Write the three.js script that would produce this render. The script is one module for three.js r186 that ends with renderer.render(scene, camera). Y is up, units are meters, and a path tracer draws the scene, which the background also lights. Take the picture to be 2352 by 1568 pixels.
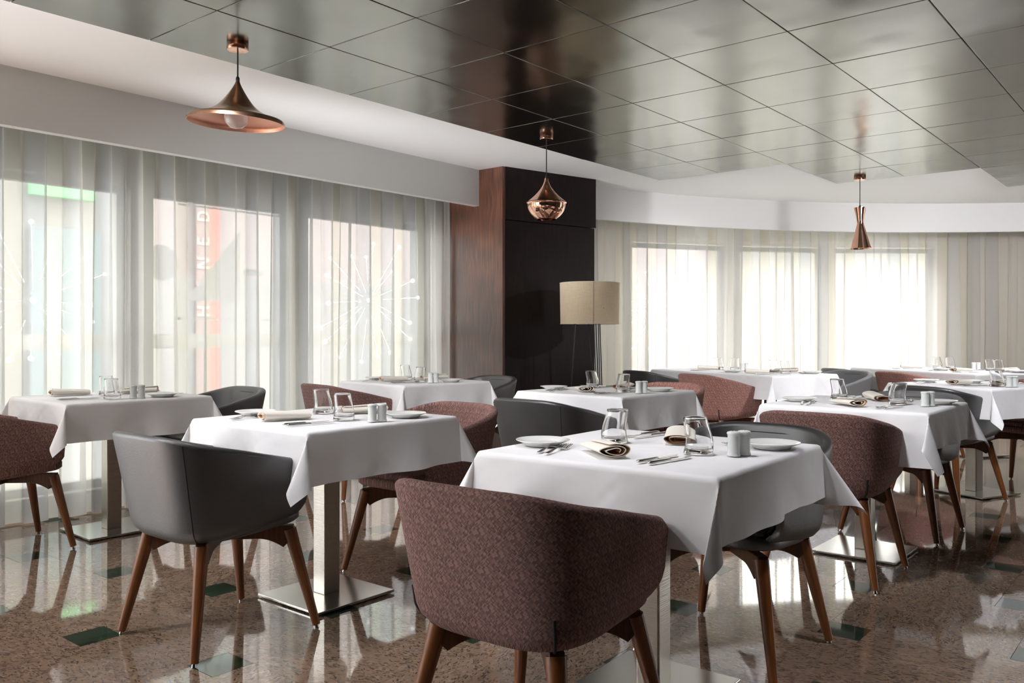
import * as THREE from 'three';
import { mergeGeometries, mergeVertices, toCreasedNormals } from 'three/addons/utils/BufferGeometryUtils.js';
import { RoundedBoxGeometry } from 'three/addons/geometries/RoundedBoxGeometry.js';
import { FontLoader } from 'three/addons/loaders/FontLoader.js';
import { TextGeometry } from 'three/addons/geometries/TextGeometry.js';
import { RectAreaLightUniformsLib } from 'three/addons/lights/RectAreaLightUniformsLib.js';

// ------------------------------------------------------------------ camera, sky, lights, exposure
// The room is laid out in (a, b): a = away from the left window wall, b = along that wall. World x = a, z = -b.
const scene = new THREE.Scene();
const EYE = 1.105, FPX = 1951.2;
const camera = new THREE.PerspectiveCamera(2 * Math.atan(784 / FPX) * 180 / Math.PI, 2352 / 1568, 0.05, 400);
camera.position.set(0, EYE, 0);
camera.rotation.set(0, 0.688858, 0);
camera.setViewOffset(2352, 1568, 0, 21.9, 2352, 1568);
const renderer = new THREE.WebGLRenderer({ antialias: true });
renderer.toneMapping = THREE.LinearToneMapping;
renderer.toneMappingExposure = 2.25;
renderer.shadowMap.enabled = true;
RectAreaLightUniformsLib.init();

const SKY = 3.0;
{ // bright overcast, brightest towards the hazy sun beyond the curved window
  const W = 128, H = 64, data = new Float32Array(W * H * 4);
  const sun = new THREE.Vector3(-0.72, 0.5, -0.69).normalize();
  for (let j = 0; j < H; j++) for (let i = 0; i < W; i++) {
    const up = ((j + 0.5) / H - 0.5) * Math.PI, round = ((i + 0.5) / W - 0.5) * 2 * Math.PI;
    const d = Math.cos(round) * Math.cos(up) * sun.x + Math.sin(up) * sun.y + Math.sin(round) * Math.cos(up) * sun.z;
    const g = up < 0 ? 0.35 : 0.85 + 0.35 * Math.max(0, Math.sin(up));
    const v = SKY * (g + (up < 0 ? 0 : 1.3 * Math.pow(Math.max(0, d), 6)));
    data.set([v * 0.985, v, v * 1.01, 1], (j * W + i) * 4);
  }
  const t = new THREE.DataTexture(data, W, H, THREE.RGBAFormat, THREE.FloatType);
  t.mapping = THREE.EquirectangularReflectionMapping; t.magFilter = THREE.LinearFilter; t.needsUpdate = true;
  scene.background = t;
}

{ // low sun from the left; the building across the street keeps it off the windows in the picture
  const sun = new THREE.DirectionalLight(0xf6f6ff, 40);
  sun.position.set(-30 * 0.958, 30 * 0.84, 30 * 0.287); sun.target.position.set(0, 0, 0); sun.castShadow = true;
  const c = sun.shadow.camera; c.left = c.bottom = -25; c.right = c.top = 25; c.near = 1; c.far = 80; sun.shadow.mapSize.set(4096, 4096);
  scene.add(sun, sun.target);
}

// ------------------------------------------------------------------ helpers
let seed = 7;
const rnd = () => { seed = (seed * 1664525 + 1013904223) >>> 0; return seed / 4294967296; };
const rr = (a, b) => a + (b - a) * rnd();
const RAD = Math.PI / 180, lerp = (a, b, t) => a + (b - a) * t, clamp = (x, a, b) => Math.max(a, Math.min(b, x));
const smooth = (a, b, x) => { const t = clamp((x - a) / (b - a), 0, 1); return t * t * (3 - 2 * t); };
const used = {};
function numbered(n) { const k = used[n] = (used[n] ?? -1) + 1; return k ? n + '_' + String(k).padStart(3, '0') : n; }
const shade = (o) => { o.castShadow = o.receiveShadow = true; return o; };
function thing(name, label, category, [a, y, b], deg = 0, group) {
  const o = new THREE.Group(); o.name = numbered(name); scene.add(o);
  o.position.set(a, y, -b); o.rotation.y = deg * RAD;
  o.userData = { label, category }; if (group) o.userData.group = group;
  return o;
}
function part(name, geo, mat, parent, label) {
  const m = shade(new THREE.Mesh(geo, mat)); m.name = name; parent.add(m); if (label) m.userData.label = label; return m;
}
function solo(name, geo, mat, label, category, [a, y, b], deg = 0, group) {
  const m = shade(new THREE.Mesh(geo, mat)); m.name = numbered(name); scene.add(m);
  m.position.set(a, y, -b); m.rotation.y = deg * RAD; m.userData = { label, category }; if (group) m.userData.group = group; return m;
}
function struct(name, geo, mat, parent = scene) {
  const m = shade(geo ? new THREE.Mesh(geo, mat) : new THREE.Group()); m.name = name; parent.add(m);
  if (parent === scene) m.userData.kind = 'structure'; return m;
}
const ni = (g) => (g.index ? g.toNonIndexed() : g);
function merge(list) {
  const c = list.map((g) => { g = ni(g); for (const k of Object.keys(g.attributes)) if (!['position', 'normal', 'uv'].includes(k)) g.deleteAttribute(k); return g; });
  return mergeGeometries(c);
}
function uvBox(g, ox = 0, oy = 0, turn = 0) { // uv in metres by the dominant normal
  g = ni(g); const p = g.attributes.position, n = g.attributes.normal, uv = new Float32Array(p.count * 2);
  for (let i = 0; i < p.count; i++) {
    const x = Math.abs(n.getX(i)), y = Math.abs(n.getY(i)), z = Math.abs(n.getZ(i));
    let u, v; if (y >= x && y >= z) { u = p.getX(i); v = p.getZ(i); } else if (x >= z) { u = p.getZ(i); v = p.getY(i); } else { u = p.getX(i); v = p.getY(i); }
    if (turn) [u, v] = [v, -u];
    uv[2 * i] = u + ox; uv[2 * i + 1] = v + oy;
  }
  g.setAttribute('uv', new THREE.BufferAttribute(uv, 2)); return g;
}
function boxAB(a0, a1, y0, y1, b0, b1) { const g = new THREE.BoxGeometry(a1 - a0, y1 - y0, b1 - b0); g.translate((a0 + a1) / 2, (y0 + y1) / 2, -(b0 + b1) / 2); return uvBox(g); }
function grid(nu, nv, f, closeU = false) { // f(i, j) -> [x, y, z, u, v]; a smooth indexed sheet
  const pos = [], uv = [], idx = [];
  for (let j = 0; j <= nv; j++) for (let i = 0; i <= nu; i++) { const p = f(i, j); pos.push(p[0], p[1], p[2]); uv.push(p[3] ?? i / nu, p[4] ?? j / nv); }
  const w = nu + 1;
  for (let j = 0; j < nv; j++) for (let i = 0; i < nu; i++) { const a = j * w + i; idx.push(a, a + 1, a + w, a + 1, a + w + 1, a + w); }
  const g = new THREE.BufferGeometry();
  g.setAttribute('position', new THREE.Float32BufferAttribute(pos, 3)); g.setAttribute('uv', new THREE.Float32BufferAttribute(uv, 2)); g.setIndex(idx); g.computeVertexNormals();
  if (closeU) { const n = g.attributes.normal; for (let j = 0; j <= nv; j++) { const a = j * w, b = a + nu; const x = n.getX(a) + n.getX(b), y = n.getY(a) + n.getY(b), z = n.getZ(a) + n.getZ(b), l = Math.hypot(x, y, z) || 1; n.setXYZ(a, x / l, y / l, z / l); n.setXYZ(b, x / l, y / l, z / l); } }
  return g;
}
function tube(points, r, seg = 24, rad = 6) { return new THREE.TubeGeometry(new THREE.CatmullRomCurve3(points.map((p) => new THREE.Vector3(...p))), seg, r, rad, false); }
function rod(p, q, r0, r1 = r0, n = 12) {
  const a = new THREE.Vector3(...p), b = new THREE.Vector3(...q), d = b.clone().sub(a), g = new THREE.CylinderGeometry(r1, r0, d.length(), n);
  g.applyQuaternion(new THREE.Quaternion().setFromUnitVectors(new THREE.Vector3(0, 1, 0), d.normalize())); g.translate((a.x + b.x) / 2, (a.y + b.y) / 2, (a.z + b.z) / 2); return g;
}
const lathe = (pts, n = 40) => new THREE.LatheGeometry(pts.map(([r, y]) => new THREE.Vector2(Math.max(r, 1e-4), y)), n);

// ------------------------------------------------------------------ textures (colour, grain and weave only)
const lin = (c) => c;
function canvasTex(w, h, draw, srgb = true) {
  const c = document.createElement('canvas'); c.width = w; c.height = h; draw(c.getContext('2d'), w, h);
  const t = new THREE.CanvasTexture(c); t.wrapS = t.wrapT = THREE.RepeatWrapping; if (srgb) t.colorSpace = THREE.SRGBColorSpace; return t;
}
function dataTex(n, m, f, srgb = true) {
  const d = new Uint8Array(n * m * 4);
  for (let j = 0; j < m; j++) for (let i = 0; i < n; i++) { const c = f(i, j); const o = (j * n + i) * 4; d[o] = clamp(c[0], 0, 255); d[o + 1] = clamp(c[1], 0, 255); d[o + 2] = clamp(c[2], 0, 255); d[o + 3] = 255; }
  const t = new THREE.DataTexture(d, n, m); t.wrapS = t.wrapT = THREE.RepeatWrapping; t.magFilter = THREE.LinearFilter; t.minFilter = THREE.LinearMipmapLinearFilter; t.generateMipmaps = true;
  if (srgb) t.colorSpace = THREE.SRGBColorSpace; t.needsUpdate = true; return t;
}
function noiseField(px, py, sd) { // tileable value noise with px * py cells, argument 0..1
  const r = new Float32Array(px * py); let s = sd * 7919 + 17; for (let i = 0; i < r.length; i++) { s = (s * 1664525 + 1013904223) >>> 0; r[i] = s / 4294967296; }
  return (u, v) => { let x = (u - Math.floor(u)) * px, y = (v - Math.floor(v)) * py, i = Math.floor(x), j = Math.floor(y); x -= i; y -= j; x = x * x * (3 - 2 * x); y = y * y * (3 - 2 * y);
    const i1 = (i + 1) % px, j1 = (j + 1) % py; i %= px; j %= py;
    return lerp(lerp(r[j * px + i], r[j * px + i1], x), lerp(r[j1 * px + i], r[j1 * px + i1], x), y); };
}
const rep = (t, m, n = m, rot = 0) => { const c = t.clone(); c.repeat.set(m, n); c.rotation = rot; c.needsUpdate = true; return c; };
const graniteTex = canvasTex(1024, 1024, (g, w) => {
  g.fillStyle = '#8f7c6a'; g.fillRect(0, 0, w, w);
  const pal = ['#9a8878', '#75675c', '#ab9b8c', '#8f7d70', '#675a51', '#978b83', '#9c8170'];
  const fleck = (n, cols, l0, l1, wd, al) => {
    for (let i = 0; i < n; i++) {
      const x = rnd() * w, y = rnd() * w, l = rr(l0, l1), ang = (rnd() + rnd() + rnd() - 1.5) * 0.9 + 0.25;
      g.globalAlpha = rr(al * 0.5, al); g.fillStyle = cols[Math.floor(rnd() * cols.length)];
      for (const ox of [0, -w, w]) for (const oy of [0, -w, w]) { if (x + ox < -40 || x + ox > w + 40 || y + oy < -40 || y + oy > w + 40) continue; g.beginPath(); g.ellipse(x + ox, y + oy, l, wd * rr(0.6, 1.4), ang, 0, 6.3); g.fill(); }
    }
  };
  fleck(2600, pal, 8, 22, 6, 0.5); fleck(2600, pal, 4, 12, 3, 0.6);
  fleck(2400, ['#2a2422', '#3a302c', '#221f20', '#463a34'], 4, 12, 1.9, 0.75); fleck(2200, ['#1c1a1b', '#302826'], 2, 6, 1.3, 0.8); fleck(900, ['#c9b9a8', '#d2c4b6'], 3, 8, 1.6, 0.55);
  g.globalAlpha = 1;
});
const gm1 = noiseField(6, 6, 3), gm2 = noiseField(23, 17, 4), gm3 = noiseField(64, 64, 5);
const greenTex = dataTex(256, 256, (i, j) => { const u = i / 256, v = j / 256, n = gm1(u, v) * 0.5 + gm2(u + 0.2 * gm1(v, u), v) * 0.35 + gm3(u, v) * 0.15, vein = Math.pow(1 - Math.abs(2 * gm2(u + 0.3 * n, v + 0.2 * n) - 1), 8); const k = 0.6 + 0.8 * n; return [36 * k + 40 * vein, 50 * k + 50 * vein, 38 * k + 38 * vein]; });
const weaveTex = canvasTex(512, 512, (g, w) => { // short parallel threads turned block by block, as in a basket weave
  g.fillStyle = '#332424'; g.fillRect(0, 0, w, w);
  for (let j = 0; j < 8; j++) for (let i = 0; i < 8; i++) for (let k = 0; k < 4; k++) {
    const t = rnd(), r = Math.round(lerp(110, 200, t)), gg = Math.round(lerp(80, 154, t)), b = Math.round(lerp(74, 143, t));
    g.fillStyle = `rgb(${r},${gg},${b})`; const x = i * 64, y = j * 64;
    g.beginPath(); if ((i + j) % 2) g.roundRect(x + 1, y + k * 16 + 2.5, 62, 11, 5); else g.roundRect(x + k * 16 + 2.5, y + 1, 11, 62, 5); g.fill();
  }
});
const weaveBump = canvasTex(512, 512, (g, w) => {
  g.fillStyle = '#000'; g.fillRect(0, 0, w, w);
  for (let j = 0; j < 8; j++) for (let i = 0; i < 8; i++) for (let k = 0; k < 4; k++) for (let s = 0; s < 4; s++) {
    const q = 5.5 - s * 1.4, c = 90 + s * 50; g.fillStyle = `rgb(${c},${c},${c})`; const x = i * 64, y = j * 64;
    g.beginPath(); if ((i + j) % 2) g.roundRect(x + 1 + s, y + k * 16 + 8 - q, 62 - 2 * s, 2 * q, 3); else g.roundRect(x + k * 16 + 8 - q, y + 1 + s, 2 * q, 62 - 2 * s, 3); g.fill();
  }
}, false);
const ln1 = noiseField(60, 60, 11), ln2 = noiseField(128, 128, 12), ln3 = noiseField(9, 9, 13);
const leatherBump = dataTex(512, 512, (i, j) => { const u = i / 512, v = j / 512, n = Math.abs(ln1(u, v) - 0.5) * 2, m = Math.abs(ln2(u, v) - 0.5) * 2, c = 255 * (0.35 + 0.4 * Math.sqrt(n) + 0.25 * m); return [c, c, c]; }, false);
const wd1 = noiseField(4, 120, 21), wd2 = noiseField(9, 260, 22), wd3 = noiseField(5, 8, 23);
const woodTex = dataTex(256, 512, (i, j) => { const v = i / 256, u = j / 512, n = 0.5 * wd1(u, v + 0.02 * wd3(u, v)) + 0.35 * wd2(u, v) + 0.3 * wd3(u, v); const k = 0.55 + 0.75 * n; return [148 * k, 92 * k, 44 * k]; });
const veneerTex = dataTex(512, 512, (i, j) => { const u = i / 512, v = j / 512, n = 0.45 * wd2(v, u) + 0.4 * wd1(v, u + 0.05 * wd3(v, u)) + 0.35 * wd3(u, v); const k = 0.5 + 0.85 * n; return [84 * k, 59 * k, 45 * k]; });
const br1 = noiseField(8, 512, 31), br2 = noiseField(3, 3, 32), br3 = noiseField(5, 5, 33);
const brushBump = dataTex(512, 512, (i, j) => { const c = 255 * br1(i / 512, j / 512); return [c, c, c]; }, false);
const waveBump = dataTex(256, 256, (i, j) => { const c = 255 * (0.65 * br2(i / 256, j / 256) + 0.35 * br3(i / 256, j / 256)); return [c, c, c]; }, false);
const cl1 = noiseField(7, 7, 41), cl2 = noiseField(16, 16, 42);
const clothBump = dataTex(256, 256, (i, j) => { const c = 255 * (0.6 * cl1(i / 256, j / 256) + 0.4 * cl2(i / 256, j / 256)); return [c, c, c]; }, false);
const linenTex = dataTex(256, 256, (i, j) => { const c = 0.86 + 0.14 * (0.5 * br1(i / 256, j / 256) + 0.5 * br1(j / 256, i / 256)); return [246 * c, 226 * c, 192 * c]; });

// ------------------------------------------------------------------ materials
const STD = (o) => new THREE.MeshStandardMaterial(o), PHY = (o) => new THREE.MeshPhysicalMaterial(o), C = (r, g, b) => new THREE.Color().setRGB(r, g, b);
const M = {
  granite: PHY({ map: rep(graniteTex, 1 / 1.1), color: C(0.88, 0.82, 0.78), roughness: 0.045, ior: 2.5 }),
  green: PHY({ map: rep(greenTex, 3), roughness: 0.05, ior: 2.4 }),
  grout: STD({ color: C(0.22, 0.19, 0.165), roughness: 0.8 }),
  white: STD({ color: C(0.92, 0.915, 0.9), roughness: 0.9 }),
  valance: STD({ color: C(0.66, 0.655, 0.63), roughness: 0.85 }),
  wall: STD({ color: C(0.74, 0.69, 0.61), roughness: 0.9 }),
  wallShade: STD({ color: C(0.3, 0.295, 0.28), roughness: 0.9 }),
  letter: STD({ color: C(0.62, 0.46, 0.44), roughness: 0.6 }),
  darkWall: STD({ color: C(0.06, 0.05, 0.045), roughness: 0.8 }),
  panel: STD({ color: C(0.275, 0.275, 0.25), metalness: 1, roughness: 0.2, bumpMap: rep(waveBump, 1.4), bumpScale: 0.006 }),
  gap: STD({ color: C(0.02, 0.02, 0.02), roughness: 0.9 }),
  veneerLit: PHY({ map: rep(veneerTex, 1, 1), color: C(0.92, 0.62, 0.46), roughness: 0.33, ior: 1.7 }),  // column wood on its window side, light put into the colour
  veneerShaded: PHY({ map: rep(veneerTex, 1, 1), color: C(0.1, 0.085, 0.085), roughness: 0.5, ior: 1.33 }),  // same column wood, shade put into the colour
  frame: STD({ color: C(0.3, 0.3, 0.3), roughness: 0.5, metalness: 0.3 }),
  rail: PHY({ color: C(0.9, 0.9, 0.86), transmission: 0.7, thickness: 0, roughness: 0.95 }),
  pane: PHY({ color: C(0.97, 0.98, 0.97), transmission: 1, thickness: 0, roughness: 0, ior: 1.5 }),
  curtain: PHY({ color: C(0.85, 0.845, 0.82), vertexColors: true, transmission: 0.82, thickness: 0, roughness: 0.68, side: THREE.DoubleSide, specularIntensity: 0.1 }),
  cloth: PHY({ color: C(0.84, 0.83, 0.83), roughness: 0.85, bumpMap: rep(clothBump, 2.2), bumpScale: 0.004, side: THREE.DoubleSide }),
  fabric: PHY({ map: rep(weaveTex, 15.6, 15.6, Math.PI / 4), color: C(1.2, 1.14, 1.1), bumpMap: rep(weaveBump, 15.6, 15.6, Math.PI / 4), bumpScale: 0.0012, roughness: 0.85, sheen: 0.3, sheenColor: C(0.5, 0.4, 0.4), sheenRoughness: 0.5 }),
  lit_mauve: PHY({ map: rep(weaveTex, 15.6, 15.6, Math.PI / 4), color: C(1.5, 1.34, 1.26), bumpMap: rep(weaveBump, 15.6, 15.6, Math.PI / 4), bumpScale: 0.0006, roughness: 0.85, sheen: 0.3, sheenColor: C(0.6, 0.45, 0.45), sheenRoughness: 0.5 }),  // lit copy of the mauve weave, pink light put into the colour
  leather: PHY({ color: C(0.032, 0.031, 0.031), roughness: 0.42, bumpMap: rep(leatherBump, 5), bumpScale: 0.0006, ior: 1.9 }),
  leatherPale: PHY({ color: C(0.13, 0.13, 0.13), roughness: 0.46, bumpMap: rep(leatherBump, 5), bumpScale: 0.0006, ior: 1.5 }),
  thread: STD({ color: C(0.012, 0.011, 0.011), roughness: 0.7 }),
  wood: PHY({ map: rep(woodTex, 2, 1.2), color: C(0.62, 0.55, 0.5), roughness: 0.38 }),
  woodDark: PHY({ map: rep(woodTex, 2, 1.2), color: C(0.3, 0.25, 0.23), roughness: 0.42 }),
  steel: PHY({ color: C(0.56, 0.53, 0.48), metalness: 1, roughness: 0.27, bumpMap: rep(brushBump, 2, 2), bumpScale: 0.0002 }),
  plate: PHY({ color: C(0.6, 0.585, 0.55), metalness: 1, roughness: 0.2 }),
  cutlery: STD({ color: C(0.66, 0.65, 0.63), metalness: 1, roughness: 0.16 }),
  china: PHY({ color: C(0.82, 0.82, 0.79), roughness: 0.12, ior: 1.5 }),
  shaker: PHY({ color: C(0.72, 0.74, 0.72), roughness: 0.14, ior: 1.5 }),
  hole: STD({ color: C(0.03, 0.03, 0.03) }),
  glass: PHY({ color: C(1, 1, 1), transmission: 1, thickness: 0.01, roughness: 0, ior: 1.48 }),
  napkin: PHY({ color: C(0.83, 0.78, 0.69), roughness: 0.9, side: THREE.DoubleSide }),
  napkinIn: PHY({ color: C(0.78, 0.52, 0.31), roughness: 0.9, side: THREE.DoubleSide }),  // shade inside the cream roll, put into the colour as tan
  copper: PHY({ color: C(0.8, 0.46, 0.33), metalness: 1, roughness: 0.16 }),
  copperDull: PHY({ color: C(0.36, 0.22, 0.14), metalness: 1, roughness: 0.26 }),
  copperIn: PHY({ color: C(0.72, 0.36, 0.25), metalness: 0.85, roughness: 0.42 }),
  cord: STD({ color: C(0.012, 0.012, 0.012), roughness: 0.6 }),
  bulb: PHY({ color: C(0.95, 0.95, 0.95), transmission: 0.75, thickness: 0, roughness: 0.25, ior: 1.7 }),
  shade: PHY({ map: rep(linenTex, 5), transmission: 0.35, roughness: 0.95, thickness: 0, side: THREE.DoubleSide }),
  iron: STD({ color: C(0.03, 0.028, 0.027), metalness: 0.6, roughness: 0.35 }),
  pavement: STD({ color: C(0.26, 0.26, 0.25), roughness: 0.9 }),
  facade: STD({ color: C(0.34, 0.335, 0.33), roughness: 0.9 }),
  facadePink: STD({ color: C(0.4, 0.345, 0.34), roughness: 0.9 }),
  facadePale: STD({ color: C(0.4, 0.39, 0.36), roughness: 0.9 }),
  teal: STD({ color: C(0.28, 0.35, 0.355), roughness: 0.5 }),
  signGreen: STD({ color: C(0.25, 0.7, 0.3), roughness: 0.5 }),
  signRed: STD({ color: C(0.66, 0.22, 0.2), roughness: 0.5 }),
  signDark: STD({ color: C(0.38, 0.28, 0.255), roughness: 0.5 }),
  vinyl: STD({ color: C(0.95, 0.95, 0.95), roughness: 0.6 }),
  lamp: new THREE.MeshStandardMaterial({ color: C(0.9, 0.9, 0.88), emissive: C(1, 0.97, 0.9), emissiveIntensity: 4 }),  // glowing faces of the added spotlights and stands
  decalGlow: new THREE.MeshStandardMaterial({ color: C(0.9, 0.9, 0.9), emissive: C(1, 1, 1), emissiveIntensity: 2 }),  // glow added so the window decals look bright against the daylight
};

// ------------------------------------------------------------------ the setting
const CEIL = 2.481, CC = [1.924, 4.723], CR = 6.821; // metal ceiling height; centre and radius of the curved valance
const arc = (r, deg) => [CC[0] + r * Math.cos(deg * RAD), CC[1] + r * Math.sin(deg * RAD)];
function arcSlab(r0, r1, y0, y1, d0, d1, n = 40) { // a bent wall piece between two angles
  const s = new THREE.Shape(); const pts = [];
  for (let i = 0; i <= n; i++) pts.push(arc(r0, lerp(d0, d1, i / n)));
  for (let i = n; i >= 0; i--) pts.push(arc(r1, lerp(d0, d1, i / n)));
  s.setFromPoints(pts.map(([a, b]) => new THREE.Vector2(a, b)));
  const g = new THREE.ExtrudeGeometry(s, { depth: y1 - y0, bevelEnabled: false, curveSegments: 1 });
  g.rotateX(-Math.PI / 2); g.translate(0, y0, 0); return uvBox(toCreasedNormals(g, 0.5));
}
function polySlab(pts, y0, y1) {
  const s = new THREE.Shape(pts.map(([a, b]) => new THREE.Vector2(a, b)));
  const g = new THREE.ExtrudeGeometry(s, { depth: y1 - y0, bevelEnabled: false }); g.rotateX(-Math.PI / 2); g.translate(0, y0, 0); return uvBox(g);
}
const OUT = CR + 0.88, LEFT0 = -5.5, LEFT1 = -5.75, BACK = -6, RIGHT = 4.6;
const plan = [[LEFT1, BACK - 0.2], [RIGHT + 0.2, BACK - 0.2], [RIGHT + 0.2, arc(OUT, 80)[1]]];
for (let d = 84; d <= 176; d += 4) plan.push(arc(OUT, d)); plan.push([LEFT1, 5.3]);

// floor: hopscotch pattern of big granite squares and small green marble squares
const floor = struct('floor', null); floor.userData.kind = 'structure';
part('screed', polySlab(plan, -0.25, -0.006), M.grout, floor);
{
  const A = 0.598, B = 0.149, J = 0.0016, g0 = [-0.75, 4.555], v1 = [0.598, 0.1495], v2 = [0.1495, -0.598];
  const big = [], small = [];
  for (let k = 0; k < 8; k++) { const g = new THREE.BoxGeometry(A - J, 0.008, A - J); g.translate(0, -0.004, 0); big.push(uvBox(g, rnd() * 3, rnd() * 3, k % 2)); }
  for (let k = 0; k < 6; k++) { const g = new THREE.BoxGeometry(B - J, 0.008, B - J); g.translate(0, -0.004, 0); small.push(uvBox(g, rnd() * 3, rnd() * 3, k % 2)); }
  const inRoom = (a, b) => a > LEFT0 - 0.2 && a < RIGHT && b > BACK && (b < CC[1] || Math.hypot(a - CC[0], b - CC[1]) < CR + 0.75);
  const cs = Math.cos(0.688858), sn = Math.sin(0.688858);
  const seen = (a, b) => { const z = b * cs - a * sn, x = b * sn + a * cs; if (z < 1.6) return false; const u = 1176 + FPX * x / z, v = 762 + FPX * EYE / z, m = FPX * 0.45 / z; return u > -m && u < 2352 + m && v < 1568 + m; };
  const restBig = [], restSmall = [];
  for (let i = -20; i < 20; i++) for (let j = -20; j < 26; j++) {
    const gx = g0[0] + i * v1[0] + j * v2[0], gy = g0[1] + i * v1[1] + j * v2[1], bx = gx + (A + B) / 2, by = gy + (B - A) / 2;
    const k = rnd(), sgn = k < 0.5;
    if (inRoom(bx, by)) { const g = big[Math.floor(k * 8)]; if (seen(bx, by)) part('granite_tile', g, M.granite, floor).position.set(bx, 0, -by); else restBig.push(g.clone().translate(bx, 0, -by)); }
    if (inRoom(gx, gy)) { const g = small[Math.floor(rnd() * 6)]; if (seen(gx, gy)) part('marble_inset', g, M.green, floor).position.set(gx, 0, -gy); else restSmall.push(g.clone().translate(gx, 0, -gy)); }
  }
  part('granite_paving', mergeGeometries(restBig), M.granite, floor).userData.kind = 'stuff';
  part('marble_paving', mergeGeometries(restSmall), M.green, floor).userData.kind = 'stuff';
}

// ceiling: white plaster with the floating field of square metal panels below it
const ceiling = struct('ceiling', null); ceiling.userData.kind = 'structure';
part('plaster', polySlab(plan, CEIL + 0.02, CEIL + 0.3), M.white, ceiling);
{
  const LA = [-3.877, -3.290, -2.692, -2.096, -1.500, -0.905]; while (LA.length < 16) LA.push(LA[LA.length - 1] + 0.596);
  const KB = (k) => 2.009 + 0.6001 * k, end = [8, 8, 10, 10, 12, 12, 13, 13, 14, 14, 14, 14, 14, 14, 14];
  const shape = (w) => new RoundedBoxGeometry(w, 0.022, 0.5975, 2, 0.004), gs = [uvBox(shape(0.584)), uvBox(shape(0.5935))];
  const rest = [];
  for (let j = 0; j < 15; j++) {
    if (LA[j] > RIGHT - 0.6) break;
    const w = LA[j + 1] - LA[j], mid = (LA[j] + LA[j + 1]) / 2;
    for (let k = -13; k < end[j]; k++) {
      const b = KB(k) + 0.3, g = gs[j ? 1 : 0];
      if (Math.hypot(mid - CC[0], b - CC[1]) > CR - 0.2 && b > CC[1] && mid > -3) continue;
      const tx = (rnd() - 0.5) * 0.005, tz = (rnd() - 0.5) * 0.005;
      if (k < -4 || j > 9) { rest.push(g.clone().rotateX(tx).rotateZ(tz).translate(mid, CEIL + 0.011, -b)); continue; }
      const m = part('metal_panel', g, M.panel, ceiling); m.position.set(mid, CEIL + 0.011, -b); m.rotation.set(tx, 0, tz);
    }
    part('panel_bed', boxAB(LA[j] + 0.012, LA[j + 1] + 0.001, CEIL + 0.0175, CEIL + 0.0199, KB(-13), KB(end[j]) - 0.012), M.gap, ceiling);
  }
  part('metal_panelling', mergeGeometries(rest), M.panel, ceiling).userData.kind = 'stuff';
}

// left wall with its row of full-height windows, curved wall with three windows
const HEAD = 2.075, SILL = 0.1;
const WL = [[4.15, 5.49], [2.88, 4.0], [1.6, 2.725], [0.33, 1.45], [-0.94, 0.18], [-2.2, -1.09], [-3.5, -2.36], [-4.8, -3.65]];
{
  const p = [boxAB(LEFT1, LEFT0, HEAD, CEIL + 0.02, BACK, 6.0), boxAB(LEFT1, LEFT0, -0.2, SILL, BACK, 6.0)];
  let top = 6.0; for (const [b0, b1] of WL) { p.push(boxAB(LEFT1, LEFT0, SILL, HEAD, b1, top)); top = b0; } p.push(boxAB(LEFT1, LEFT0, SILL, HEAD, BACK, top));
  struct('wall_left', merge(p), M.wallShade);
}
let wn = 1;
function windowUnit(pts, rail) { // pts: the two ends of the opening on plan, seen from inside left to right
  const [[a0, b0], [a1, b1]] = pts, L = Math.hypot(a1 - a0, b1 - b0), g = new THREE.Group();
  g.name = 'window_' + wn++; g.userData.kind = 'structure'; scene.add(g); g.position.set((a0 + a1) / 2, 0, -(b0 + b1) / 2); g.rotation.y = Math.atan2(b1 - b0, a1 - a0);
  const f = 0.05, bar = (x0, x1, y0, y1, d = 0.06) => { const q = new RoundedBoxGeometry(x1 - x0, y1 - y0, d, 1, 0.004); q.translate((x0 + x1) / 2, (y0 + y1) / 2, 0); return q; };
  part('frame', merge([bar(-L / 2, -L / 2 + f, SILL, HEAD), bar(L / 2 - f, L / 2, SILL, HEAD), bar(-L / 2 + f, L / 2 - f, SILL, SILL + f), bar(-L / 2 + f, L / 2 - f, HEAD - f, HEAD)]), M.frame, g);
  if (rail) part('transom', bar(-L / 2 + f, L / 2 - f, 0.99, 1.09, 0.05), M.rail, g);
  const pane = (y0, y1) => { const q = new THREE.PlaneGeometry(L - 2 * f, y1 - y0); q.translate(0, (y0 + y1) / 2, 0); return part('pane', q, M.pane, g); };
  if (rail) { pane(SILL + f, 0.99); pane(1.09, HEAD - f); } else pane(SILL + f, HEAD - f);
  g.userData.length = L; return g;
}
for (const [b0, b1] of WL) windowUnit([[-5.62, b0], [-5.62, b1]], true);
const AW = [[155, 145.6], [144.4, 136.3], [135.3, 126.2]], WI = CR + 0.6;
{
  const p = [arcSlab(WI, OUT - 0.02, HEAD + 0.02, CEIL + 0.02, 174, 84, 60), arcSlab(WI, OUT - 0.02, -0.2, SILL, 174, 84, 60), arcSlab(WI, OUT - 0.02, SILL, HEAD + 0.02, 174, 155, 16), arcSlab(WI, OUT - 0.02, SILL, HEAD + 0.02, 145.6, 144.4, 2), arcSlab(WI, OUT - 0.02, SILL, HEAD + 0.02, 136.3, 135.3, 2), arcSlab(WI, OUT - 0.02, SILL, HEAD + 0.02, 126.2, 84, 30)];
  struct('wall_curved', merge(p), M.wall);
}
const curvedWindows = AW.map(([d0, d1]) => windowUnit([arc(CR + 0.72, d0), arc(CR + 0.72, d1)], false));
struct('wall_right', boxAB(RIGHT, RIGHT + 0.2, -0.2, CEIL + 0.3, BACK, 12.4), M.darkWall);
struct('wall_back', boxAB(LEFT1, RIGHT, -0.2, CEIL + 0.3, BACK - 0.2, BACK), M.darkWall);
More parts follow.
